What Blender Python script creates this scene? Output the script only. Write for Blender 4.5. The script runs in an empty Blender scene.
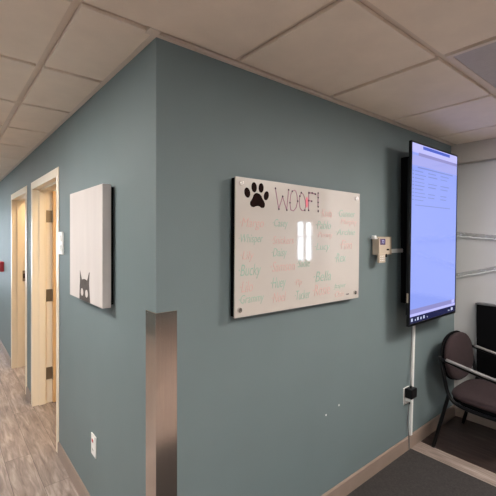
import bpy, bmesh, math, random
from mathutils import Vector, Matrix
random.seed(4)
PI = math.pi
C = bpy.context.scene.collection

# ------------------------------------------------------------------ camera
YAW = math.radians(50.42)
cam_d = bpy.data.cameras.new('camera'); cam = bpy.data.objects.new('camera', cam_d); C.objects.link(cam)
cam_d.sensor_width = 36.0; cam_d.lens = 371.6 / 496 * 36.0
cam_d.shift_y = -(248 - 236.8) / 496
cam.location = (-0.634, -1.318, 1.514)
cam.rotation_euler = (PI / 2, 0, YAW - PI / 2)
cam_d.clip_start = 0.02
bpy.context.scene.camera = cam

# ------------------------------------------------------------------ world, exposure
world = bpy.data.worlds.new('world'); bpy.context.scene.world = world; world.use_nodes = True
wn = world.node_tree.nodes; wn['Background'].inputs[0].default_value = (0.75, 0.87, 1.0, 1); wn['Background'].inputs[1].default_value = 8.5
vs = bpy.context.scene.view_settings
vs.view_transform = 'Standard'; vs.look = 'None'; vs.gamma = 1.0; vs.use_curve_mapping = False
vs.exposure = 0.62
LENS = 36.0          # ceiling light lens strength
ROOM_LAMP = 16.0

# ------------------------------------------------------------------ materials
def mat(name, col, rough=0.6, metal=0.0, noise=0.0, nscale=8.0, bump=0.0, bscale=150.0, emit=None, es=1.0, coat=0.0, spec=None, trans=0.0, stretch=None):
    m = bpy.data.materials.new(name); m.use_nodes = True
    nt = m.node_tree; b = nt.nodes['Principled BSDF']
    b.inputs['Base Color'].default_value = (*col, 1); b.inputs['Roughness'].default_value = rough
    b.inputs['Metallic'].default_value = metal; b.inputs['Coat Weight'].default_value = coat
    b.inputs['Coat Roughness'].default_value = 0.008
    if spec is not None: b.inputs['Specular IOR Level'].default_value = spec
    if trans: b.inputs['Transmission Weight'].default_value = trans
    tc = nt.nodes.new('ShaderNodeTexCoord'); src = tc.outputs['Object']
    if stretch:
        mp = nt.nodes.new('ShaderNodeMapping'); mp.inputs['Scale'].default_value = stretch
        nt.links.new(src, mp.inputs[0]); src = mp.outputs[0]
    if noise:
        n = nt.nodes.new('ShaderNodeTexNoise'); n.inputs['Scale'].default_value = nscale; n.inputs['Detail'].default_value = 5
        nt.links.new(src, n.inputs['Vector'])
        r = nt.nodes.new('ShaderNodeValToRGB')
        r.color_ramp.elements[0].position = 0.3; r.color_ramp.elements[1].position = 0.7
        r.color_ramp.elements[0].color = (*[c * (1 - noise) for c in col], 1)
        r.color_ramp.elements[1].color = (*[min(1, c * (1 + noise)) for c in col], 1)
        nt.links.new(n.outputs['Fac'], r.inputs[0]); nt.links.new(r.outputs[0], b.inputs['Base Color'])
    if bump:
        n = nt.nodes.new('ShaderNodeTexNoise'); n.inputs['Scale'].default_value = bscale; n.inputs['Detail'].default_value = 3
        nt.links.new(src, n.inputs['Vector'])
        bp = nt.nodes.new('ShaderNodeBump'); bp.inputs['Strength'].default_value = bump; bp.inputs['Distance'].default_value = 0.002
        nt.links.new(n.outputs['Fac'], bp.inputs['Height']); nt.links.new(bp.outputs[0], b.inputs['Normal'])
    if emit:
        b.inputs['Emission Color'].default_value = (*emit, 1); b.inputs['Emission Strength'].default_value = es
    return m

def plank_mat(name, c1, c2, c3, rough=0.45):
    m = bpy.data.materials.new(name); m.use_nodes = True
    nt = m.node_tree; L = nt.links.new; N = nt.nodes.new; b = nt.nodes['Principled BSDF']
    tc = N('ShaderNodeTexCoord')
    rot = N('ShaderNodeMapping'); rot.inputs['Rotation'].default_value = (0, 0, PI / 2)
    L(tc.outputs['Object'], rot.inputs[0])
    br = N('ShaderNodeTexBrick'); br.offset = 0.37
    br.inputs['Scale'].default_value = 1.0; br.inputs['Brick Width'].default_value = 1.2; br.inputs['Row Height'].default_value = 0.152
    br.inputs['Mortar Size'].default_value = 0.0012; br.inputs['Mortar Smooth'].default_value = 0.3
    br.inputs['Color1'].default_value = (0, 0, 0, 1); br.inputs['Color2'].default_value = (1, 1, 1, 1); br.inputs['Mortar'].default_value = (0.5, 0.5, 0.5, 1)
    L(rot.outputs[0], br.inputs['Vector'])
    st = N('ShaderNodeMapping'); st.inputs['Scale'].default_value = (26, 3.2, 1)
    L(tc.outputs['Object'], st.inputs[0])
    off = N('ShaderNodeVectorMath'); off.operation = 'MULTIPLY_ADD'; off.inputs[1].default_value = (7, 7, 7)
    L(br.outputs['Color'], off.inputs[0]); L(st.outputs[0], off.inputs[2])
    n = N('ShaderNodeTexNoise'); n.inputs['Scale'].default_value = 1.3; n.inputs['Detail'].default_value = 8; n.inputs['Roughness'].default_value = 0.62; n.inputs['Distortion'].default_value = 0.7
    L(off.outputs[0], n.inputs['Vector'])
    r = N('ShaderNodeValToRGB'); r.color_ramp.elements[0].position = 0.28; r.color_ramp.elements[1].position = 0.72
    r.color_ramp.elements[0].color = (*c1, 1); r.color_ramp.elements[1].color = (*c3, 1)
    e = r.color_ramp.elements.new(0.5); e.color = (*c2, 1)
    L(n.outputs['Fac'], r.inputs[0])
    hs = N('ShaderNodeHueSaturation')
    mr = N('ShaderNodeMapRange'); mr.inputs['To Min'].default_value = 0.93; mr.inputs['To Max'].default_value = 1.06
    L(br.outputs['Color'], mr.inputs['Value']); L(mr.outputs[0], hs.inputs['Value']); L(r.outputs[0], hs.inputs['Color'])
    mx = N('ShaderNodeMixRGB'); mx.inputs['Color2'].default_value = (*[c * 0.4 for c in c1], 1)
    L(br.outputs['Fac'], mx.inputs[0]); L(hs.outputs[0], mx.inputs['Color1']); L(mx.outputs[0], b.inputs['Base Color'])
    b.inputs['Roughness'].default_value = rough
    bp = N('ShaderNodeBump'); bp.inputs['Strength'].default_value = 0.15; bp.inputs['Distance'].default_value = 0.001
    L(n.outputs['Fac'], bp.inputs['Height']); L(bp.outputs[0], b.inputs['Normal'])
    return m

M = {}
M['teal'] = mat('teal wall paint', (0.158, 0.202, 0.208), 0.6, noise=0.03, nscale=3, bump=0.25, bscale=220)
M['offwhite'] = mat('off white wall paint', (0.52, 0.51, 0.50), 0.55, noise=0.03, nscale=3, bump=0.2)
M['greige'] = mat('room wall paint', (0.62, 0.58, 0.50), 0.6, noise=0.03, nscale=3)
M['tile'] = mat('ceiling tile', (0.80, 0.69, 0.58), 0.9, noise=0.035, nscale=9, bump=0.5, bscale=260)
M['tee'] = mat('ceiling grid metal', (0.66, 0.565, 0.48), 0.5)
M['soffit'] = mat('soffit paint', (0.50, 0.45, 0.40), 0.7, noise=0.03, nscale=4)
M['floor'] = plank_mat('greyish brown vinyl plank', (0.16, 0.12, 0.10), (0.30, 0.235, 0.20), (0.50, 0.41, 0.36))
M['sheetwood'] = plank_mat('dark brown wood grain sheet', (0.035, 0.022, 0.019), (0.065, 0.042, 0.037), (0.11, 0.075, 0.066), 0.4)
M['base'] = mat('taupe vinyl baseboard', (0.29, 0.215, 0.172), 0.4, noise=0.06, nscale=12)
M['frame'] = mat('cream painted steel frame', (0.86, 0.75, 0.58), 0.35)
M['doorwood'] = mat('maple door', (0.70, 0.43, 0.20), 0.4, noise=0.12, nscale=6, stretch=(8, 8, 0.6))
M['doorface'] = mat('maple door face', (0.70, 0.50, 0.29), 0.4, noise=0.1, nscale=6, stretch=(8, 8, 0.6))
M['hinge'] = mat('aged brass hinge', (0.30, 0.24, 0.17), 0.4, metal=0.8)
M['steel'] = mat('brushed stainless steel', (0.62, 0.55, 0.50), 0.16, metal=1.0, noise=0.06, nscale=5, stretch=(60, 60, 1))
M['chrome'] = mat('polished chrome', (0.75, 0.74, 0.72), 0.15, metal=1.0)
M['glass'] = mat('white back-painted glass', (0.60, 0.545, 0.49), 0.25, coat=1.0, noise=0.015, nscale=3)
M['black'] = mat('black plastic', (0.005, 0.005, 0.006), 0.3, noise=0.2, nscale=20, spec=0.3)
M['blackmatte'] = mat('matt black', (0.004, 0.004, 0.0045), 0.8, spec=0.05)
M['paw'] = mat('dark brown black vinyl decal', (0.014, 0.006, 0.005), 0.8, spec=0.05)
M['purple'] = mat('faded purple marker', (0.36, 0.16, 0.23), 0.6)
M['ink'] = mat('dark marker ink', (0.05, 0.025, 0.045), 0.6)
M['pink'] = mat('bright pink marker', (0.85, 0.20, 0.26), 0.6)
M['red'] = mat('thin red marker', (0.62, 0.40, 0.35), 0.6)
M['green'] = mat('thin green marker', (0.30, 0.46, 0.36), 0.6)
M['canvas'] = mat('white canvas', (0.57, 0.525, 0.50), 0.85, noise=0.04, nscale=3, bump=0.3, bscale=700, stretch=(4, 4, 0.5))
M['catgrey'] = mat('charcoal brown paint', (0.075, 0.062, 0.055), 0.8, noise=0.2, nscale=25)
M['white'] = mat('white plastic', (0.80, 0.79, 0.76), 0.4, noise=0.015, nscale=10)
M['beige'] = mat('beige plastic', (0.50, 0.41, 0.31), 0.45, noise=0.03, nscale=15)
M['greycable'] = mat('grey cable', (0.16, 0.16, 0.16), 0.5)
M['lcd'] = mat('dark display', (0.03, 0.012, 0.03), 0.15, emit=(0.25, 0.12, 0.4), es=0.15)
M['redplastic'] = mat('red plastic', (0.45, 0.02, 0.03), 0.4)
M['cushion'] = mat('dark maroon brown fabric', (0.026, 0.013, 0.014), 0.95, noise=0.2, nscale=60, bump=0.5, bscale=500)
M['armgrey'] = mat('light grey armrest', (0.22, 0.21, 0.20), 0.35, noise=0.03, nscale=10)
M['blackmetal'] = mat('black tube', (0.004, 0.004, 0.0045), 0.35, spec=0.2)
M['cabtop'] = mat('dark grey cabinet top', (0.12, 0.12, 0.12), 0.4, noise=0.05, nscale=10)
M['sheetdark'] = mat('dark charcoal sheet', (0.036, 0.031, 0.029), 0.95, noise=0.25, nscale=90, bump=0.6, bscale=400)
M['clear'] = mat('clear plastic film', (0.85, 0.85, 0.84), 0.12, noise=0.02, nscale=40, trans=0.75, bump=1.0, bscale=60)
M['filmedge'] = mat('shiny film edge', (0.85, 0.85, 0.83), 0.2, noise=0.1, nscale=60)
M['screen'] = mat('lit screen', (0.01, 0.01, 0.012), 0.12, emit=(0.30, 0.39, 0.98), es=0.62, noise=0.0)
M['scr_hi'] = mat('screen pale area', (0.01, 0.01, 0.012), 0.12, emit=(0.50, 0.50, 0.98), es=0.70)
M['scr_bar'] = mat('screen grey lilac bar', (0.01, 0.01, 0.012), 0.12, emit=(0.30, 0.29, 0.62), es=0.62)
M['scr_band'] = mat('screen lilac header', (0.01, 0.01, 0.012), 0.12, emit=(0.36, 0.38, 0.80), es=0.70)
M['scr_blue'] = mat('screen blue bar', (0.01, 0.01, 0.012), 0.12, emit=(0.06, 0.12, 0.62), es=0.62)
M['scr_txt'] = mat('screen text', (0.01, 0.01, 0.012), 0.12, emit=(0.19, 0.25, 0.62), es=0.62)
M['scr_task'] = mat('screen dark task bar', (0.01, 0.01, 0.012), 0.12, emit=(0.012, 0.015, 0.07), es=0.62)
M['scr_icon'] = mat('screen pale icon', (0.01, 0.01, 0.012), 0.12, emit=(0.60, 0.65, 0.9), es=0.62)
M['lens_on'] = mat('lit acrylic lens', (0.8, 0.8, 0.8), 0.5, emit=(1.0, 0.945, 0.90), es=LENS)
M['lens_off'] = mat('unlit acrylic lens', (0.42, 0.375, 0.36), 0.35, noise=0.04, nscale=30, bump=0.8, bscale=140)
M['warm_on'] = mat('warm lamp lens', (0.8, 0.8, 0.8), 0.5, emit=(1.0, 0.76, 0.48), es=ROOM_LAMP)
M['alu'] = mat('window aluminium', (0.45, 0.45, 0.45), 0.4, metal=0.6)
M['putty'] = mat('white filler', (0.85, 0.85, 0.83), 0.7)

# ------------------------------------------------------------------ mesh helpers
def obj(name, bm, m, parent=None, smooth=False, kind=None, label=None):
    me = bpy.data.meshes.new(name); bmesh.ops.recalc_face_normals(bm, faces=bm.faces); bm.to_mesh(me); bm.free()
    if smooth:
        for p in me.polygons: p.use_smooth = True
    o = bpy.data.objects.new(name, me); C.objects.link(o); me.materials.append(M[m] if isinstance(m, str) else m)
    if parent: o.parent = parent
    if kind: o['kind'] = kind
    if label: o['label'] = label
    return o
def tag(o, label, cat, group=None):
    o['label'] = label; o['category'] = cat
    if group: o['group'] = group
    return o
def thing(name, loc, label, cat, group=None):
    o = bpy.data.objects.new(name, None); C.objects.link(o); o.location = loc; o.empty_display_size = 0.05
    return tag(o, label, cat, group)
def struct(name, loc=(0, 0, 0)):
    o = bpy.data.objects.new(name, None); C.objects.link(o); o.location = loc; o['kind'] = 'structure'; return o
def box(bm, x0, x1, y0, y1, z0, z1, bev=0.0, seg=2):
    b2 = bmesh.new() if bev else bm
    vs_ = [b2.verts.new((x, y, z)) for x in (x0, x1) for y in (y0, y1) for z in (z0, z1)]
    for f in ((0, 1, 3, 2), (4, 6, 7, 5), (0, 4, 5, 1), (2, 3, 7, 6), (0, 2, 6, 4), (1, 5, 7, 3)): b2.faces.new([vs_[i] for i in f])
    if bev:
        bmesh.ops.recalc_face_normals(b2, faces=b2.faces)
        bmesh.ops.bevel(b2, geom=b2.edges[:], offset=bev, segments=seg, affect='EDGES', profile=0.5)
        me = bpy.data.meshes.new('tmp'); b2.to_mesh(me); b2.free(); bm.from_mesh(me); bpy.data.meshes.remove(me)
    return bm
def B(*a, **k): return box(bmesh.new(), *a, **k)
def cyl(bm, p0, p1, r0, r1=None, n=20, cap=True):
    r1 = r0 if r1 is None else r1
    p0 = Vector(p0); p1 = Vector(p1); d = (p1 - p0).normalized()
    a = d.orthogonal().normalized(); b = d.cross(a)
    R0 = [bm.verts.new(p0 + (a * math.cos(t) + b * math.sin(t)) * r0) for t in [2 * PI * i / n for i in range(n)]]
    R1 = [bm.verts.new(p1 + (a * math.cos(t) + b * math.sin(t)) * r1) for t in [2 * PI * i / n for i in range(n)]]
    for i in range(n): bm.faces.new((R0[i], R0[(i + 1) % n], R1[(i + 1) % n], R1[i]))
    if cap: bm.faces.new(R0); bm.faces.new(R1)
    return bm
def smooth_path(pts, n=6):
    pts = [Vector(p) for p in pts]; P = [pts[0] * 2 - pts[1]] + pts + [pts[-1] * 2 - pts[-2]]; out = []
    for i in range(1, len(P) - 2):
        for k in range(n):
            t = k / n; a, b, c, d = P[i - 1], P[i], P[i + 1], P[i + 2]
            out.append(0.5 * ((2 * b) + (c - a) * t + (2 * a - 5 * b + 4 * c - d) * t * t + (3 * b - a - 3 * c + d) * t ** 3))
    out.append(pts[-1]); return out
def tube(bm, pts, r, n=12, ry=None, up=None):
    """sweep of an ellipse r x ry along pts"""
    ry = r if ry is None else ry
    pts = [Vector(p) for p in pts]; rings = []; prev = None
    for i, p in enumerate(pts):
        d = (pts[min(i + 1, len(pts) - 1)] - pts[max(i - 1, 0)]).normalized()
        if up is not None: a = Vector(up).cross(d).normalized()
        elif prev is None: a = d.orthogonal().normalized()
        else: a = (prev - d * prev.dot(d)).normalized()
        prev = a; b = d.cross(a)
        rings.append([bm.verts.new(p + a * math.cos(t) * r + b * math.sin(t) * ry) for t in [2 * PI * k / n for k in range(n)]])
    for i in range(len(rings) - 1):
        for k in range(n): bm.faces.new((rings[i][k], rings[i][(k + 1) % n], rings[i + 1][(k + 1) % n], rings[i + 1][k]))
    bm.faces.new(rings[0]); bm.faces.new(rings[-1]); return bm
def extr(bm, pts2, y0, y1):
    """polygon in the X-Z plane given thickness in Y"""
    a = [bm.verts.new((x, y0, z)) for x, z in pts2]; b = [bm.verts.new((x, y1, z)) for x, z in pts2]; n = len(pts2)
    bm.faces.new(a); bm.faces.new(b)
    for i in range(n): bm.faces.new((a[i], a[(i + 1) % n], b[(i + 1) % n], b[i]))
    return bm
def ribbon(bm, pts2, w, y0, y1):
    """flat pen stroke in the X-Z plane"""
    for (x0, z0), (x1, z1) in zip(pts2, pts2[1:]):
        d = Vector((x1 - x0, z1 - z0)); l = d.length; d /= l; n = Vector((-d.y, d.x)) * w / 2; e = d * w * 0.3
        extr(bm, [(x0 - e.x + n.x, z0 - e.y + n.y), (x1 + e.x + n.x, z1 + e.y + n.y), (x1 + e.x - n.x, z1 + e.y - n.y), (x0 - e.x - n.x, z0 - e.y - n.y)], y0, y1)
    return bm
def ell(cx, cz, rx, rz, n=24, rot=0.0):
    return [(cx + rx * math.cos(t) * math.cos(rot) - rz * math.sin(t) * math.sin(rot), cz + rx * math.cos(t) * math.sin(rot) + rz * math.sin(t) * math.cos(rot)) for t in [2 * PI * i / n for i in range(n)]]
def lettering(name, body, x0, x1, z0, z1, y, m, parent, shear=0.25, th=0.0006, offset=0.0):
    """built-in-font word fitted to a box in the X-Z plane, facing -Y"""
    cu = bpy.data.curves.new('tmp', 'FONT'); cu.body = body; cu.shear = shear; cu.extrude = th / 2; cu.resolution_u = 3; cu.offset = offset
    o = bpy.data.objects.new('tmp', cu); C.objects.link(o); bpy.context.view_layer.update()
    me = bpy.data.meshes.new_from_object(o.evaluated_get(bpy.context.evaluated_depsgraph_get()))
    C.objects.unlink(o); bpy.data.objects.remove(o)
    xs = [v.co.x for v in me.vertices]; ys = [v.co.y for v in me.vertices]
    sx = (x1 - x0) / (max(xs) - min(xs)); sy = (z1 - z0) / (max(ys) - min(ys)); mx, my = min(xs), min(ys)
    for v in me.vertices: v.co = Vector((x0 + (v.co.x - mx) * sx, y + v.co.z, z0 + (v.co.y - my) * sy))
    me.name = name; me.materials.clear(); me.materials.append(M[m])
    r = bpy.data.objects.new(name, me); C.objects.link(r); r.parent = parent; return r
def rel(o, loc):
    """children were built in world coordinates: shift them to the thing's base"""
    for ch in o.children: ch.location = ch.location - Vector(loc)

H = 2.279
# ------------------------------------------------------------------ room shell
fl = obj('floor', B(-5, 8, -5.2, 8.0, -0.1, 0), 'floor', kind='structure')

XG = [0.36 + 0.65 * k for k in range(-9, 13)]
YG = [-0.62 + 0.591 * k for k in range(-8, 16)]
DIM = (1.01, -1.211)                       # cell of the unlit light seen at the frame's edge
ON = []
def cell(x, y):
    cx = max(v for v in XG if v <= x); cy = max(v for v in YG if v <= y); return (round(cx, 3), round(cy, 3))
for x, y in ((1.9, -1.5), (3.9, -2.1), (0.2, -2.1), (-3.9, -2.1), (-1.0, 1.0), (-1.0, 4.3), (6.2, -2.1)): ON.append(cell(x, y))
dimc = cell(1.2, -0.8)
ON_WHERE = ['in front of the television and armchair', 'past the end of the pale wall, nearer one', 'in front of the glass marker board', 'in the open lobby left of the camera', 'at the near end of the corridor', 'at the far end of the corridor', 'at the far right end of the building']
bm = bmesh.new()
for i in range(len(XG) - 1):
    for j in range(len(YG) - 1):
        x0, x1, y0, y1 = XG[i], XG[i + 1], YG[j], YG[j + 1]
        c = (round(x0, 3), round(y0, 3))
        if c in ON or c == dimc: continue
        if x0 > 0.15 and y0 > 0.0: continue
        if x0 > 0 and y1 > 0.0: y1 = 0.012 if y0 < -0.01 else y1
        g = 0.015
        box(bm, x0 + g, x1 - g, y0 + g, y1 - g, H, H + 0.016, bev=0.002, seg=1)
ceil = obj('ceiling', bm, 'tile', kind='structure')
bm = B(-5, 8, -5.2, 8, H + 0.0165, H + 0.05)
obj('ceiling_grid', bm, 'tee', ceil)
bm = bmesh.new()
box(bm, -0.022, 2.665, -0.022, 0.0, H - 0.002, H + 0.01)
box(bm, -0.022, 0.0, -0.022, 8.0, H - 0.0021, H + 0.01); box(bm, -0.045, 0.0, -0.045, 0.0, H - 0.0022, H + 0.016)
obj('wall_moulding', bm, 'tee', ceil)

# walls
obj('wall_right', B(0.0, 2.85, 0.0, 0.12, 0, H + 0.01), 'teal', kind='structure')
bm = bmesh.new()
D1 = (1.56, 2.47); D2 = (2.80, 3.71); TOP = 1.95
for y0, y1 in ((0.12, D1[0]), (D1[1], D2[0]), (D2[1], 8.0)): box(bm, 0, 0.14, y0, y1, 0, H + 0.01)
for y0, y1 in (D1, D2): box(bm, 0, 0.14, y0, y1, TOP, H + 0.01)
obj('wall_left', bm, 'teal', kind='structure')
obj('wall_back', B(2.73, 2.85, -1.45, 0.0, 0, H + 0.01), 'offwhite', kind='structure')
bm = bmesh.new(); box(bm, 2.665, 2.73, -1.45, 0.0, 2.122, H + 0.008, bev=0.004)
obj('trim_1', bm, 'soffit', kind='structure')
# rest of the building, outside the frame (its windows give the daylight)
def wall_with_holes(name, axis, v0, v1, a0, a1, holes, m):
    bm = bmesh.new(); cur = a0
    def put(s, e, z0, z1):
        if axis == 'y': box(bm, s, e, v0, v1, z0, z1)
        else: box(bm, v0, v1, s, e, z0, z1)
    for s, e, z0, z1 in holes:
        put(cur, s, 0, H + 0.01); put(s, e, 0, z0); put(s, e, z1, H + 0.01); cur = e
    put(cur, a1, 0, H + 0.01)
    return obj(name, bm, m, kind='structure')
wins = [(-3.6, -2.9), (6.28, 6.95)]
wall_with_holes('wall_front', 'y', -5.32, -5.2, -5, 8, [(a, b, 0.85, 1.95) for a, b in wins], 'teal')
wall_with_holes('wall_far_left', 'x', -5.12, -5.0, -5.2, 0.8, [(-3.0, -2.0, 0.85, 1.95)], 'teal')
obj('wall_far_right', B(8, 8.12, -5.2, 0.12, 0, H + 0.01), 'teal', kind='structure')
obj('wall_beyond', B(2.85, 8, 0.0, 0.12, 0, H + 0.01), 'teal', kind='structure')
obj('wall_lobby', B(-5, -1.8, 0.8, 0.92, 0, H + 0.01), 'teal', kind='structure')
obj('wall_corridor', B(-1.92, -1.8, 0.92, 8.0, 0, H + 0.01), 'teal', kind='structure')
wall_with_holes('wall_corridor_end', 'y', 8.0, 8.12, -1.8, 3.0, [(-1.3, -0.6, 0.5, 1.95)], 'offwhite')
n = 1
for a, b in wins:
    bm = bmesh.new()
    for x0, x1, z0, z1 in ((a, b, 0.85, 0.9), (a, b, 1.9, 1.95), (a, a + 0.05, 0.9, 1.9), (b - 0.05, b, 0.9, 1.9), ((a + b) / 2 - 0.02, (a + b) / 2 + 0.02, 0.9, 1.9), (a + .05, b - .05, 1.5, 1.53)): box(bm, x0, x1, -5.28, -5.22, z0, z1)
    obj('window_%d' % n, bm, 'alu', kind='structure'); n += 1
bm = bmesh.new()
for y0, y1, z0, z1 in ((-3.0, -2.0, 0.85, 0.9), (-3.0, -2.0, 1.9, 1.95), (-3.0, -2.95, 0.9, 1.9), (-2.05, -2.0, 0.9, 1.9), (-2.52, -2.48, 0.9, 1.9)): box(bm, -5.08, -5.02, y0, y1, z0, z1)
obj('window_%d' % n, bm, 'alu', kind='structure')
# rooms behind the two doorways
bm = bmesh.new()
box(bm, 2.2, 2.3, 0.9, 4.6, 0, H + 0.01); box(bm, 0.14, 2.2, 0.9, 1.0, 0, H + 0.01); box(bm, 0.14, 2.2, 2.60, 2.68, 0, H + 0.01); box(bm, 0.14, 2.2, 4.5, 4.6, 0, H + 0.01)
obj('wall_rooms', bm, 'greige', kind='structure')

# baseboards
def baseboard(name, axis, a0, a1, sgn_pos):
    bm = bmesh.new(); t = 0.010; h = 0.092
    prof = [(0, 0), (t, 0), (t, h - 0.008), (t * 0.45, h), (0, h)]
    ends = []
    for s in (a0, a1):
        ends.append([bm.verts.new((s, sgn_pos - d, z) if axis == 'x' else (sgn_pos - d, s, z)) for d, z in prof])
    k = len(prof)
    for i in range(k): bm.faces.new((ends[0][i], ends[0][(i + 1) % k], ends[1][(i + 1) % k], ends[1][i]))
    bm.faces.new(ends[0]); bm.faces.new(ends[1])
    return obj(name, bm, 'base', kind='structure')
baseboard('baseboard_right', 'x', 0.09, 2.73, 0.0)
baseboard('baseboard_back', 'y', -1.45, -0.010, 2.73)
baseboard('baseboard_left', 'y', 0.095, 1.508, 0.0)
baseboard('baseboard_left.001', 'y', 2.525, 2.745, 0.0)
baseboard('baseboard_left.002', 'y', 3.765, 8.0, 0.0)

# door frames and the open door leaf
def door_frame(idx, y0, y1):
    d = struct('door_%d' % idx, (0, y0, 0))
    bm = bmesh.new(); f = 0.052; t = 0.006
    for s, e in ((y0 - f, y0), (y1, y1 + f)):
        box(bm, -t, 0.0, s, e, 0, TOP + f, bev=0.003)
    box(bm, -t, 0.0, y0, y1, TOP, TOP + f, bev=0.003)
    # jamb lining
    box(bm, -t, 0.155, y0 - 0.0, y0 + 0.012, 0, TOP); box(bm, -t, 0.155, y1 - 0.012, y1, 0, TOP); box(bm, -t, 0.155, y0, y1, TOP - 0.012, TOP)
    a = obj('door_frame', bm, 'frame', d)
    bm = bmesh.new()
    box(bm, 0.045, 0.098, y1 - 0.028, y1 - 0.012, 0, TOP - 0.012, bev=0.002); box(bm, 0.045, 0.098, y0 + 0.012, y0 + 0.028, 0, TOP - 0.012, bev=0.002)
    box(bm, 0.045, 0.098, y0 + 0.028, y1 - 0.028, TOP - 0.028, TOP - 0.012, bev=0.002)
    b = obj('door_stop', bm, 'frame', d)
    a.location.y -= y0; b.location.y -= y0
    return d
d1 = door_frame(1, *D1); d2 = door_frame(2, *D2)
leaf = obj('door_leaf', B(0.152, 1.03, 2.405, 2.450, 0.012, TOP - 0.02, bev=0.002), 'doorwood', d1, label='light maple door leaf standing open'); leaf.location.y = -D1[0]
for z in (0.27, 0.98, 1.70):
    bm = bmesh.new(); box(bm, 0.105, 0.150, 2.4545, 2.4575, z - 0.055, z + 0.055); cyl(bm, (0.1535, 2.4525, z - 0.055), (0.1535, 2.4525, z + 0.055), 0.007)
    box(bm, 0.1505, 0.1525, 2.407, 2.449, z - 0.055, z + 0.055)
    h = obj('hinge', bm, 'hinge', d1); h.location.y = -D1[0]
for y in (2.404, 2.451):
    s = -1 if y < 2.42 else 1
    if s > 0: continue
    bm = bmesh.new(); cyl(bm, (0.96, y, 1.0), (0.96, y - 0.05, 1.0), 0.012); tube(bm, [(0.96, y - 0.05, 1.0), (0.90, y - 0.055, 1.0), (0.85, y - 0.05, 1.0)], 0.010)
    k = obj('door_handle', bm, 'chrome', leaf, smooth=True)
leaf2 = obj('door_leaf', B(0.152, 1.03, 2.815, 2.860, 0.012, TOP - 0.02, bev=0.002), 'doorface', d2); leaf2.location.y = -D2[0]
bm = bmesh.new(); box(bm, 0.100, 0.132, D2[1] - 0.0165, D2[1] - 0.012, 0.995, 1.12, bev=0.001)
k = obj('strike_plate', bm, 'hinge', d2); k.location.y = -D2[0]
bm = bmesh.new(); box(bm, 0.108, 0.122, D2[1] - 0.0185, D2[1] - 0.0165, 1.03, 1.085)
k = obj('strike_hole', bm, 'blackmatte', d2); k.location.y = -D2[0]

# ------------------------------------------------------------------ ceiling lights
def ceiling_light(c, on, label, group=None, m=None):
    x0, y0 = c; x1, y1 = x0 + 0.65, y0 + 0.591
    t = thing('ceiling_light', ((x0 + x1) / 2, (y0 + y1) / 2, H), label, 'ceiling light', group)
    bm = bmesh.new(); g = 0.012; w = 0.022
    for a, b, cc, d in ((x0 + g, x1 - g, y0 + g, y0 + g + w), (x0 + g, x1 - g, y1 - g - w, y1 - g), (x0 + g, x0 + g + w, y0 + g + w, y1 - g - w), (x1 - g - w, x1 - g, y0 + g + w, y1 - g - w)):
        box(bm, a, b, cc, d, H, H + 0.014)
    f = obj('light_frame', bm, 'tee', t)
    l = obj('light_lens', B(x0 + g + w, x1 - g - w, y0 + g + w, y1 - g - w, H + 0.004, H + 0.014), m or ('lens_on' if on else 'lens_off'), t)
    rel(t, t.location)
ceiling_light(dimc, False, 'unlit grey square light panel set into the ceiling grid at the upper right')
for i, c in enumerate(ON):
    ceiling_light(c, True, 'lit square ceiling panel ' + ON_WHERE[i], 'lit ceiling panels')
for c, wh in ((cell(1.0, 1.5), 'near'), (cell(1.0, 3.4), 'far')):
    x0, y0 = c
    t = obj('ceiling_light', B(x0 + .05, x0 + .55, y0 + .05, y0 + .5, H - 0.02, H), 'warm_on'); tag(t, 'warm ceiling light in the room behind the %s doorway' % wh, 'ceiling light', 'warm room lights')

# ------------------------------------------------------------------ stainless corner guard
bm = bmesh.new(); t = 0.0022; w = 0.089
box(bm, -t, w, -t, 0.0, 0.0, 1.222, bev=0.0008, seg=1); box(bm, -t, 0.0, 0.0, w, 0.0, 1.222, bev=0.0008, seg=1)
g = obj('corner_guard', bm, 'steel'); tag(g, 'tall stainless steel corner guard wrapping the lower half of the wall corner', 'corner guard')

# ------------------------------------------------------------------ WOOF glass board
BY = -0.046
wb = thing('glass_whiteboard', (0.806, 0, 1.16), 'white glass marker board with black paw print and WOOF! heading', 'whiteboard')
def quadbox(x, z, y0, y1):
    return extr(bmesh.new(), list(zip(x, z)), y0, y1)
bx = (0.343, 0.349, 1.276, 1.262); bz = (1.162, 1.776, 1.768, 1.156)
obj('glass_panel', quadbox(bx, bz, BY + 0.0005, BY + 0.007), 'glass', wb)
obj('gap_shade', quadbox((0.3445, 0.3505, 1.270, 1.256), (1.166, 1.772, 1.764, 1.160), BY + 0.0072, BY + 0.032), 'blackmatte', wb)  # black slab stands in for the shaded gap behind the glass
for x, z in ((0.377, 1.749), (1.235, 1.737), (1.222, 1.190), (0.368, 1.195)):
    bm = bmesh.new(); cyl(bm, (x, -0.002, z), (x, BY - 0.001, z), 0.008); cyl(bm, (x, BY + 0.0005, z), (x, BY - 0.008, z), 0.0115, 0.0105)
    obj('standoff', bm, 'chrome', wb)
bm = bmesh.new(); Y0, Y1 = BY - 0.0004, BY + 0.0006
pad = [(0.47, 1.713), (0.485, 1.710), (0.497, 1.701), (0.504, 1.688), (0.513, 1.678), (0.519, 1.666), (0.518, 1.654), (0.511, 1.647), (0.498, 1.646), (0.486, 1.652), (0.474, 1.654), (0.462, 1.651), (0.451, 1.647), (0.438, 1.649), (0.430, 1.657), (0.430, 1.669), (0.438, 1.679), (0.445, 1.690), (0.450, 1.702), (0.459, 1.710)]
extr(bm, pad, Y0, Y1)
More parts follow.
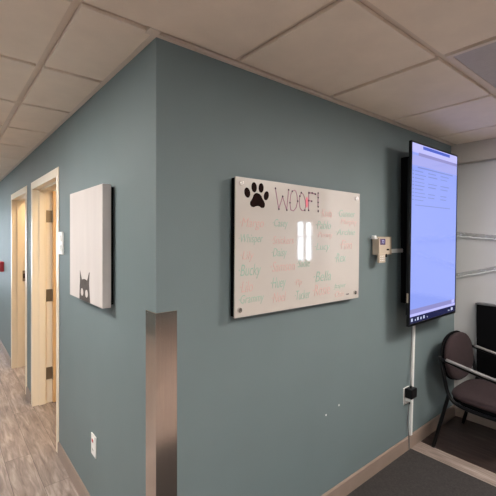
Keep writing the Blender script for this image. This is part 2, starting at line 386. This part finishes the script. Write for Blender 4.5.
for cx, cz, rx, rz, ro in ((0.4135, 1.710, 0.0165, 0.023, 0.25), (0.4535, 1.737, 0.0158, 0.023, 0.06), (0.4955, 1.7375, 0.0152, 0.022, -0.08), (0.5275, 1.704, 0.0150, 0.022, -0.35)):
    extr(bm, ell(cx, cz, rx, rz, 24, ro), Y0, Y1)
obj('paw_decal', bm, 'paw', wb, label='dark brown-black paw print')
def strokes(name, lines, m, w=0.0042, dots=True):
    bm = bmesh.new()
    for l in lines: ribbon(bm, l, w, Y0, Y1)
    o = obj(name, bm, m, wb)
    if dots:
        for l in lines:
            for p in (l if len(l) < 6 else l[::4]): obj('ink_dot', extr(bmesh.new(), ell(p[0], p[1], 0.0052, 0.0052, 10), Y0 - 0.0003, Y0), 'ink', o)
    return o
strokes('heading_letter', [[(0.586, 1.743), (0.608, 1.646), (0.634, 1.708), (0.662, 1.644), (0.675, 1.743)]], 'purple')
strokes('heading_letter', [[(0.7, 1.738), (0.714, 1.745), (0.726, 1.741), (0.735, 1.719), (0.739, 1.692), (0.728, 1.659), (0.71, 1.642), (0.69, 1.646), (0.684, 1.681), (0.69, 1.72), (0.70, 1.738)]], 'purple')
strokes('heading_letter', [[(0.765, 1.736), (0.783, 1.728), (0.796, 1.700), (0.799, 1.670), (0.792, 1.649), (0.772, 1.646), (0.757, 1.660), (0.752, 1.690), (0.755, 1.718), (0.765, 1.736)]], 'purple')
strokes('heading_letter', [[(0.823, 1.741), (0.821, 1.65)], [(0.823, 1.739), (0.848, 1.741), (0.873, 1.737)], [(0.821, 1.7), (0.845, 1.698)]], 'purple', 0.006)
strokes('heading_letter', [[(0.896, 1.744), (0.896, 1.72), (0.896, 1.695), (0.896, 1.672)], [(0.896, 1.651), (0.896, 1.647)]], 'purple', 0.006)
bm = bmesh.new(); extr(bm, ell(0.808, 1.690, 0.009, 0.028, 16), Y0 + 0.0002, Y1); obj('pink_smudge', bm, 'pink', wb, label='bright pink marker smudge')
WORDS = [('Margo', 0.372, 0.513, 1.544, 1.598, 'r'), ('Whisper', 0.366, 0.507, 1.477, 1.526, 'g'), ('Lily', 0.377, 0.452, 1.402, 1.451, 'r'), ('Bucky', 0.366, 0.494, 1.325, 1.392, 'g'), ('Lilo', 0.372, 0.446, 1.269, 1.318, 'r'), ('Grammy', 0.366, 0.513, 1.208, 1.258, 'g'), ('Casey', 0.57, 0.67, 1.551, 1.599, 'g'), ('Snickers', 0.563, 0.712, 1.479, 1.518, 'r'), ('Daisy', 0.563, 0.663, 1.408, 1.46, 'g'), ('Samson', 0.557, 0.72, 1.349, 1.397, 'r'), ('Huey', 0.557, 0.656, 1.255, 1.322, 'g'), ('Noel', 0.563, 0.656, 1.203, 1.25, 'r'), ('Sadie', 0.734, 0.832, 1.361, 1.401, 'g'), ('Pip', 0.72, 0.771, 1.263, 1.303, 'r'), ('Tucker', 0.72, 0.832, 1.199, 1.245, 'g'), ('Koda', 0.919, 1.012, 1.62, 1.663, 'r'), ('Pablo', 0.879, 1.004, 1.555, 1.598, 'g'), ('Penny', 0.887, 1.021, 1.502, 1.539, 'r'), ('Lucy', 0.871, 0.995, 1.433, 1.481, 'g'), ('Bella', 0.863, 1.004, 1.278, 1.332, 'g'), ('Rosie', 0.855, 0.995, 1.205, 1.263, 'r'), ('Gunner', 1.066, 1.226, 1.626, 1.666, 'g'), ('Murphy', 1.084, 1.246, 1.575, 1.616, 'r'), ('Archie', 1.048, 1.226, 1.524, 1.558, 'g'), ('Finn', 1.084, 1.197, 1.444, 1.496, 'r'), ('Rex', 1.039, 1.139, 1.373, 1.423, 'g'), ('Jasper', 1.03, 1.139, 1.222, 1.256, 'g'), ('Otis', 1.03, 1.121, 1.179, 1.212, 'r')]
for w, x0, x1, z0, z1, k in WORDS:
    lettering('handwritten_name', '·' + w, x0, x1, z0, z1, BY + 0.0001, 'red' if k == 'r' else 'green', wb, offset=-0.006)
bm = bmesh.new(); box(bm, 1.140, 1.168, Y0, Y1, 1.186, 1.190); box(bm, 1.143, 1.165, Y0, Y1, 1.1835, 1.1850); obj('maker_mark', bm, 'ink', wb)
rel(wb, wb.location)

# ------------------------------------------------------------------ canvas print
cv = thing('canvas_print', (0, 0.72, 1.18), 'white wrapped canvas with a dark cat peeking up at its lower edge', 'wall art')
X0, X1 = -0.057, -0.016
bm = bmesh.new()
yy = (0.440, 1.000); P = [(1.182, 1.758)]
box(bm, X0, X1, yy[0], yy[1], 1.180, 1.761, bev=0.002, seg=2)
obj('stretched_canvas', bm, 'canvas', cv)
bm = bmesh.new()
box(bm, X1 - 0.001, -0.002, yy[0] + 0.012, yy[1] - 0.012, 1.192, 1.749); obj('stretcher_frame', bm, 'blackmatte', cv)
def yext(bm, pts, x0, x1):
    a = [bm.verts.new((x0, y, z)) for y, z in pts]; b = [bm.verts.new((x1, y, z)) for y, z in pts]; n = len(pts)
    bm.faces.new(a); bm.faces.new(b)
    for i in range(n): bm.faces.new((a[i], a[(i + 1) % n], b[(i + 1) % n], b[i]))
bm = bmesh.new()
# motif is built on the front face; y decreases to the right of the photo
cat = [(0.808, 1.181), (0.802, 1.255), (0.797, 1.275), (0.799, 1.300), (0.797, 1.335), (0.780, 1.310), (0.762, 1.287), (0.735, 1.293), (0.700, 1.294), (0.672, 1.289), (0.655, 1.310), (0.640, 1.333), (0.630, 1.335), (0.636, 1.300), (0.638, 1.275), (0.632, 1.240), (0.622, 1.181)]
yext(bm, cat, X0 - 0.0006, X0 + 0.001)
m1 = obj('cat_motif', bm, 'catgrey', cv, label='dark cat head with pointed ears')
for cy in (0.758, 0.680):
    bm = bmesh.new(); yext(bm, [(cy + 0.022 * math.cos(t), 1.222 + 0.020 * math.sin(t)) for t in [2 * PI * i / 16 for i in range(16)]], X0 - 0.0010, X0 - 0.0004)
    obj('cat_eye', bm, 'canvas', m1)
rel(cv, cv.location)

# ------------------------------------------------------------------ portrait television
tv = thing('television', (2.04, 0.0, 0.935), 'large black television hung in portrait showing a pale blue screen of rows', 'television')
TL, TR, TB, TT = -0.365, 0.350, 0.0, 1.195       # local: x, z ; y toward the wall is +
pan = bpy.data.objects.new('display_panel', None)
body = obj('tv_body', box(B(TL, TR, 0.006, 0.020, TB, TT, bev=0.002), TL + 0.05, TR - 0.05, 0.0195, 0.055, TB + 0.06, TT - 0.10, bev=0.008), 'black', tv)
TX = Matrix.Translation((0, -0.143, 0)) @ Matrix.Rotation(math.radians(0.85), 4, 'X')
body.matrix_local = TX
def on_tv(name, bm, m, **k):
    return obj(name, bm, m, body, **k)
bz = bmesh.new(); e = 0.010
for a, b, c, d in ((TL, TL + e, TB, TT), (TR - e, TR, TB, TT), (TL + e, TR - e, TB, TB + 0.016), (TL + e, TR - e, TT - e, TT)): box(bz, a, b, 0.0, 0.0065, c, d, bev=0.0012, seg=1)
on_tv('bezel', bz, 'black')
sl, sr, sb, st = TL + e, TR - e, TB + 0.016, TT - e
scr = obj('screen', B(sl, sr, 0.003, 0.0062, sb, st), 'screen', tv); scr.matrix_local = TX
def pane(name, x0, x1, z0, z1, m, y=0.0026):
    o = obj(name, B(sl + x0, sl + x1, y, 0.0031, sb + z0, sb + z1), m, scr); return o
SW = sr - sl; SH = st - sb
pane('menu_bar', 0, SW, SH - 0.030, SH, 'scr_hi')
pane('title_bar', 0.15, SW - 0.13, SH - 0.026, SH - 0.006, 'scr_blue', 0.0023)
pane('tool_bar', 0, SW, SH - 0.060, SH - 0.030, 'scr_hi')
pane('address_bar', 0.09, SW, SH - 0.076, SH - 0.055, 'scr_bar', 0.0023)
pane('header_band', 0, SW, SH - 0.142, SH - 0.076, 'scr_band')
pane('column_heading', 0.08, 0.62, SH - 0.156, SH - 0.149, 'scr_txt', 0.0023)
random.seed(11)
for r in range(9):
    z = SH - 0.180 - r * 0.0235
    for a, b in ((0.012, 0.03), (0.045, 0.20), (0.23, 0.37), (0.42, 0.56)):
        if r % 3 == 2 and a > 0.2: continue
        pane('text_entry', a, b - random.uniform(0, 0.05 if b > 0.1 else 0.0), z, z + random.uniform(0.004, 0.0065), 'scr_txt', 0.0023)
pane('text_rule', 0.05, 0.58, SH - 0.402, SH - 0.397, 'scr_txt', 0.0023)
pane('status_bar', 0, SW, 0.062, 0.092, 'scr_bar'); pane('scroll_thumb', SW - 0.06, SW - 0.015, 0.066, 0.090, 'scr_hi', 0.0023)
pane('bottom_strip', 0, SW, 0.044, 0.062, 'scr_hi')
pane('task_bar', 0, SW, 0.0, 0.044, 'scr_task')
for x, w in ((0.018, 0.022), (0.07, 0.012), (0.10, 0.020), (0.145, 0.016), (0.185, 0.02), (0.24, 0.008), (SW - 0.12, 0.010), (SW - 0.095, 0.008), (SW - 0.07, 0.03)):
    pane('task_icon', x, x + w, 0.013, 0.013 + min(0.02, w), 'scr_icon', 0.0022)
k = obj('side_sticker', B(TL - 0.0014, TL + 0.0005, 0.008, 0.019, 0.155, 0.215), 'beige', body, label='small tan sticker on the left edge')
bm = bmesh.new(); box(bm, -0.200, 0.215, -0.080, 0.0, 0.12, 1.13); box(bm, -0.15, 0.15, -0.092, -0.0795, 0.20, 1.05)
k = obj('bracket_and_shade', bm, 'blackmatte', tv)  # mount enlarged in matt black to stand for the shadow behind the television
# ------------------------------------------------------------------ thermostat, raceways, outlets
th = thing('thermostat', (1.56, 0, 1.40), 'beige boxy wall thermostat with small dark display left of the television', 'thermostat')
obj('wall_plate', B(1.525, 1.70, -0.008, 0.0, 1.395, 1.515), 'beige', th)
obj('housing', B(1.468, 1.598, -0.056, -0.008, 1.400, 1.509, bev=0.003), 'beige', th)
obj('display', B(1.480, 1.538, -0.0575, -0.0555, 1.464, 1.501), 'lcd', th, label='dark display with faint violet digits')
k = th.children[-1]
lettering('display_digits', '72', 1.497, 1.525, 1.473, 1.493, -0.058, 'scr_icon', k, shear=0)
obj('keypad', B(1.456, 1.532, -0.062, -0.050, 1.352, 1.408, bev=0.002), 'beige', th)
bm = bmesh.new()
for i in range(3):
    for j in range(3): box(bm, 1.470 + i * 0.018, 1.480 + i * 0.018, -0.0635, -0.062, 1.364 + j * 0.013, 1.370 + j * 0.013)
obj('keypad_buttons', bm, 'white', th)
obj('slot', B(1.556, 1.584, -0.0580, -0.056, 1.427, 1.437), 'blackmatte', th); obj('slot', B(1.545, 1.556, -0.0580, -0.050, 1.385, 1.405), 'blackmatte', th)
bm = bmesh.new(); cyl(bm, (1.45, -0.032, 1.505), (1.45, -0.032, 1.522), 0.016, 0.013); box(bm, 1.436, 1.470, -0.046, -0.018, 1.500, 1.5065); obj('top_button', bm, 'white', th)
rel(th, th.location)

o = obj('cable_raceway', B(1.700, 1.845, -0.014, 0.0, 1.405, 1.432, bev=0.003), 'white'); tag(o, 'short white horizontal raceway running from the thermostat to the television', 'cable raceway')
bm = extr(bmesh.new(), [(1.951, 0.093), (1.975, 0.093), (2.029, 0.99), (2.004, 0.99)], -0.014, 0.0)
o = obj('cable_raceway', bm, 'white'); tag(o, 'long white vertical raceway running down the wall below the television', 'cable raceway')

def outlet_plate(t, plate, axis):
    pass
ol = thing('wall_outlet', (1.91, 0, 0.33), 'white wall outlet under the television with a black power adapter plugged in', 'wall outlet')
obj('cover_plate', B(1.868, 1.943, -0.006, 0, 0.332, 0.450, bev=0.002), 'white', ol)
for z in (0.415, 0.367):
    bm = extr(bmesh.new(), ell(1.9055, z, 0.017, 0.017, 20), -0.008, -0.005); s = obj('socket', bm, 'white', ol)
    bm = bmesh.new(); box(bm, 1.8985, 1.9005, -0.0085, -0.0078, z - 0.004, z + 0.006); box(bm, 1.9105, 1.9125, -0.0085, -0.0078, z - 0.004, z + 0.006); obj('socket_slots', bm, 'blackmatte', s)
rel(ol, ol.location)
ad = thing('power_adapter', (1.925, -0.03, 0.385), 'black power adapter plugged into the outlet beside the white raceway', 'power adapter')
obj('adapter_body', B(1.872, 1.952, -0.062, -0.0085, 0.386, 0.452, bev=0.006), 'black', ad)
bm = bmesh.new(); cyl(bm, (1.912, -0.035, 0.452), (1.912, -0.035, 0.470), 0.006, 0.004); obj('cord_collar', bm, 'black', ad)
pg = thing('plug', (1.906, -0.03, 0.36), 'small white plug in the lower socket beneath the black adapter', 'plug')
bm = B(1.892, 1.920, -0.038, -0.0085, 0.355, 0.381, bev=0.005); obj('plug_body', bm, 'white', pg)
bm = bmesh.new(); cyl(bm, (1.906, -0.028, 0.355), (1.906, -0.026, 0.338), 0.006, 0.004); obj('strain_relief', bm, 'black', pg)
bm = tube(bmesh.new(), smooth_path([(1.912, -0.035, 0.468), (1.930, -0.022, 0.52), (1.955, -0.012, 0.62), (1.973, -0.010, 0.8), (1.984, -0.010, 0.97)]), 0.0038, 8)
obj('power_cord', bm, 'greycable', ad, smooth=True, label='thin grey cord rising to the television'); rel(ad, ad.location)
bm = tube(bmesh.new(), smooth_path([(1.906, -0.026, 0.340), (1.908, -0.018, 0.28), (1.918, -0.009, 0.18), (1.924, -0.014, 0.10), (1.925, -0.016, 0.004)]), 0.0035, 8)
obj('power_cord', bm, 'greycable', pg, smooth=True, label='thin grey cord hanging to the baseboard'); rel(pg, pg.location)

ol = thing('wall_outlet', (0, 0.74, 0.34), 'white wall outlet with a red dot low on the left wall under the canvas', 'wall outlet')
obj('cover_plate', B(-0.006, 0, 0.703, 0.778, 0.343, 0.455, bev=0.002), 'white', ol)
for z in (0.425, 0.375):
    bm = bmesh.new(); cyl(bm, (-0.0055, 0.7405, z), (-0.008, 0.7405, z), 0.017); s = obj('socket', bm, 'white', ol)
    bm = bmesh.new(); box(bm, -0.0085, -0.0078, 0.7335, 0.7355, z - 0.004, z + 0.006); box(bm, -0.0085, -0.0078, 0.7455, 0.7475, z - 0.004, z + 0.006); obj('socket_slots', bm, 'blackmatte', s)
bm = bmesh.new(); box(bm, -0.0095, -0.008, 0.735, 0.756, 0.415, 0.432); obj('red_marker', bm, 'redplastic', ol, label='small red dot')
rel(ol, ol.location)

sw = thing('light_switch', (0, 1.42, 1.39), 'white wall switch plate between the near doorway and the cat canvas', 'light switch')
obj('switch_plate', B(-0.012, 0, 1.375, 1.485, 1.395, 1.548, bev=0.003), 'white', sw)
for z in (1.435, 1.505): obj('switch_rocker', B(-0.018, -0.011, 1.405, 1.455, z - 0.022, z + 0.022, bev=0.002), 'white', sw)
rel(sw, sw.location)
fa = thing('fire_alarm_pull', (0, 4.5, 1.05), 'small red pull station on the wall far down the corridor', 'fire alarm')
obj('pull_body', B(-0.045, 0, 4.44, 4.56, 1.06, 1.19, bev=0.004), 'redplastic', fa)
obj('pull_handle', B(-0.055, -0.044, 4.46, 4.54, 1.10, 1.12, bev=0.002), 'white', fa)
rel(fa, fa.location)
for x, z, s in ((1.136, 0.543, 'upper'), (1.019, 0.522, 'lower')):
    bm = bmesh.new(); cyl(bm, (x, 0, z), (x, -0.0012, z), 0.0055); o = obj('filler_spot', bm, 'putty')
    tag(o, '%s of two tiny white filler spots on the teal wall below the board' % s, 'wall filler')

# ------------------------------------------------------------------ strips and black cabinet on the back wall
def film(label, za, zb, hgt, sag):
    t = thing('plastic_strip', (2.73, -0.45, za), label, 'plastic strip')
    bm = bmesh.new(); N = 60; rows = []
    random.seed(int(za * 100))
    for i in range(N + 1):
        y = -0.02 - 0.60 * i / N; z = za + (zb - za) * i / N
        w = 0.0022 * random.uniform(-1, 1)
        rows.append([bm.verts.new((2.7235 + w * 0.5 - 0.0, y, z + w)), bm.verts.new((2.7205 - abs(w), y, z - hgt / 2 + w)), bm.verts.new((2.7225 + w * 0.5, y, z - hgt + w)),
                     bm.verts.new((2.7265, y, z - hgt + w)), bm.verts.new((2.7265, y, z + w))])
    for a, b in zip(rows, rows[1:]):
        for k in range(5): bm.faces.new((a[k], a[(k + 1) % 5], b[(k + 1) % 5], b[k]))
    bm.faces.new(rows[0]); bm.faces.new(rows[-1])
    obj('film', bm, 'clear', t)
    P = [(2.717 - random.uniform(0, .002), -0.02 - 0.60 * i / N, za + (zb - za) * i / N - hgt + random.uniform(-.003, .003)) for i in range(N + 1)]
    bm = tube(bmesh.new(), P, 0.0042, 6); obj('bright_edge', bm, 'filmedge', t)
    rel(t, t.location)
film('upper of two clear plastic strips across the pale wall beside the television', 1.556, 1.494, 0.034, 0)
film('lower of two clear plastic strips slanting across the pale wall above the black cabinet', 1.205, 1.37, 0.034, 0)
cb = thing('wall_cabinet', (2.6, -0.6, 0.42), 'black wall-mounted cabinet behind the armchair at the right edge', 'cabinet')
obj('cabinet_body', B(2.688, 2.73, -1.20, -0.184, 0.30, 0.972, bev=0.003), 'blackmatte', cb)
obj('cabinet_top', B(2.674, 2.73, -1.205, -0.180, 0.972, 0.985, bev=0.003), 'cabtop', cb, label='dark grey top board')
for a, b in ((-0.690, -0.189), (-1.194, -0.700)):
    d = obj('cabinet_door', B(2.679, 2.688, a, b, 0.304, 0.968, bev=0.002), 'blackmatte', cb)
    s = a + 0.05 if b > -0.5 else b - 0.05
    obj('door_pull', B(2.673, 2.679, s - 0.012, s, 0.62, 0.72, bev=0.002), 'blackmetal', d)
rel(cb, cb.location)

# ------------------------------------------------------------------ armchair
ch = thing('armchair', (2.375, -0.35, 0), 'dark maroon armchair with rounded back, black tube frame and pale grey arms', 'chair')
XL, XR = 2.100, 2.632
def cushion(name, cx, cz, a, b, th, m, origin, tilt, power=2.6, dome=0.012):
    """superellipse pad in local (u,v), thickness th along w with rounded rim"""
    bm = bmesh.new(); N = 48; rings = []
    prof = [(0.0, 1.0, 1), (0.80, 1.0, 1), (0.93, 0.86, 1), (0.985, 0.55, 1), (1.0, 0.0, 0), (0.985, -0.55, 1), (0.93, -0.86, 1), (0.80, -1.0, 1), (0.0, -1.0, 1)]
    R = Matrix.Rotation(tilt, 3, 'X')
    for s, w, _ in prof:
        if s == 0.0:
            rings.append([bm.verts.new(Vector(origin) + R @ Vector((0, w * (th / 2 + dome), 0)))]); continue
        ring = []
        for i in range(N):
            t = 2 * PI * i / N; c, sn = math.cos(t), math.sin(t)
            u = a * s * math.copysign(abs(c) ** (2 / power), c); v = b * s * math.copysign(abs(sn) ** (2 / power), sn)
            ring.append(bm.verts.new(Vector(origin) + R @ Vector((u, w * th / 2 + (dome * (1 - s * s) * (1 if w > 0 else -1)), v))))
        rings.append(ring)
    for A, B_ in zip(rings, rings[1:]):
        for i in range(N):
            j = (i + 1) % N
            if len(A) == 1: bm.faces.new((A[0], B_[i], B_[j]))
            elif len(B_) == 1: bm.faces.new((A[i], A[j], B_[0]))
            else: bm.faces.new((A[i], A[j], B_[j], B_[i]))
    return obj(name, bm, m, ch, smooth=True)
cushion('backrest', 0, 0, 0.238, 0.170, 0.038, 'cushion', (2.415, -0.160, 0.610), math.radians(-7), 2.3)
cushion('back_shell', 0, 0, 0.244, 0.175, 0.016, 'blackmatte', (2.415, -0.132, 0.610), math.radians(-7), 2.3, 0.004)
s_ = cushion('seat', 0, 0, 0.270, 0.240, 0.034, 'cushion', (2.367, -0.415, 0.392), math.radians(-90 + 1.5), 3.4, 0.006)
cushion('seat_pan', 0, 0, 0.258, 0.234, 0.050, 'blackmatte', (2.367, -0.415, 0.362), math.radians(-90 + 1.5), 3.4, 0.0)
for x, w in ((XL, -1), (XR, 1)):
    bm = tube(bmesh.new(), smooth_path([(x, -0.150, 0.665), (x, -0.170, 0.58), (x, -0.186, 0.50), (x, -0.203, 0.43), (x, -0.235, 0.378), (x, -0.30, 0.352), (x, -0.42, 0.343), (x, -0.56, 0.345)]), 0.0125, 14)
    obj('side_tube', bm, 'blackmetal', ch, smooth=True)
    bm = tube(bmesh.new(), smooth_path([(x, -0.212, 0.415), (x, -0.18, 0.29), (x, -0.135, 0.12), (x, -0.105, 0.0035)]), 0.0125, 14)
    obj('leg', bm, 'blackmetal', ch, smooth=True)
    bm = tube(bmesh.new(), smooth_path([(x, -0.575, 0.595), (x, -0.575, 0.46), (x, -0.58, 0.25), (x, -0.62, 0.0035)]), 0.0125, 14)
    obj('leg', bm, 'blackmetal', ch, smooth=True)
    bm = tube(bmesh.new(), smooth_path([(x, -0.150, 0.645), (x, -0.19, 0.640), (x, -0.30, 0.617), (x, -0.45, 0.590), (x, -0.60, 0.575)]), 0.011, 12)
    a = obj('armrest', bm, 'blackmetal', ch, smooth=True)
    bm = tube(bmesh.new(), smooth_path([(x, -0.195, 0.650), (x, -0.32, 0.626), (x, -0.46, 0.601), (x, -0.61, 0.586)]), 0.015, 12, ry=0.009, up=(0, 0, 1))
    obj('arm_pad', bm, 'armgrey', a, smooth=True, label='pale grey arm pad')
bm = bmesh.new()
tube(bm, [(XL, -0.27, 0.362), (XR, -0.27, 0.362)], 0.011); tube(bm, [(XL, -0.52, 0.352), (XR, -0.52, 0.352)], 0.011); obj('cross_bar', bm, 'blackmetal', ch, smooth=True)
rel(ch, ch.location)

# ------------------------------------------------------------------ thin dark sheets laid on the floor
o = obj('floor_sheet', B(0.12, 1.948, -1.20, -0.014, 0.0, 0.006, bev=0.002), 'sheetdark'); tag(o, 'thin dark charcoal sheet lying against the baseboard below the television', 'floor mat')
o = obj('floor_sheet', B(2.100, 2.716, -1.20, -0.016, 0.0, 0.0032, bev=0.001), 'sheetwood'); tag(o, 'thin dark brown wood-grain sheet under the armchair', 'floor mat')
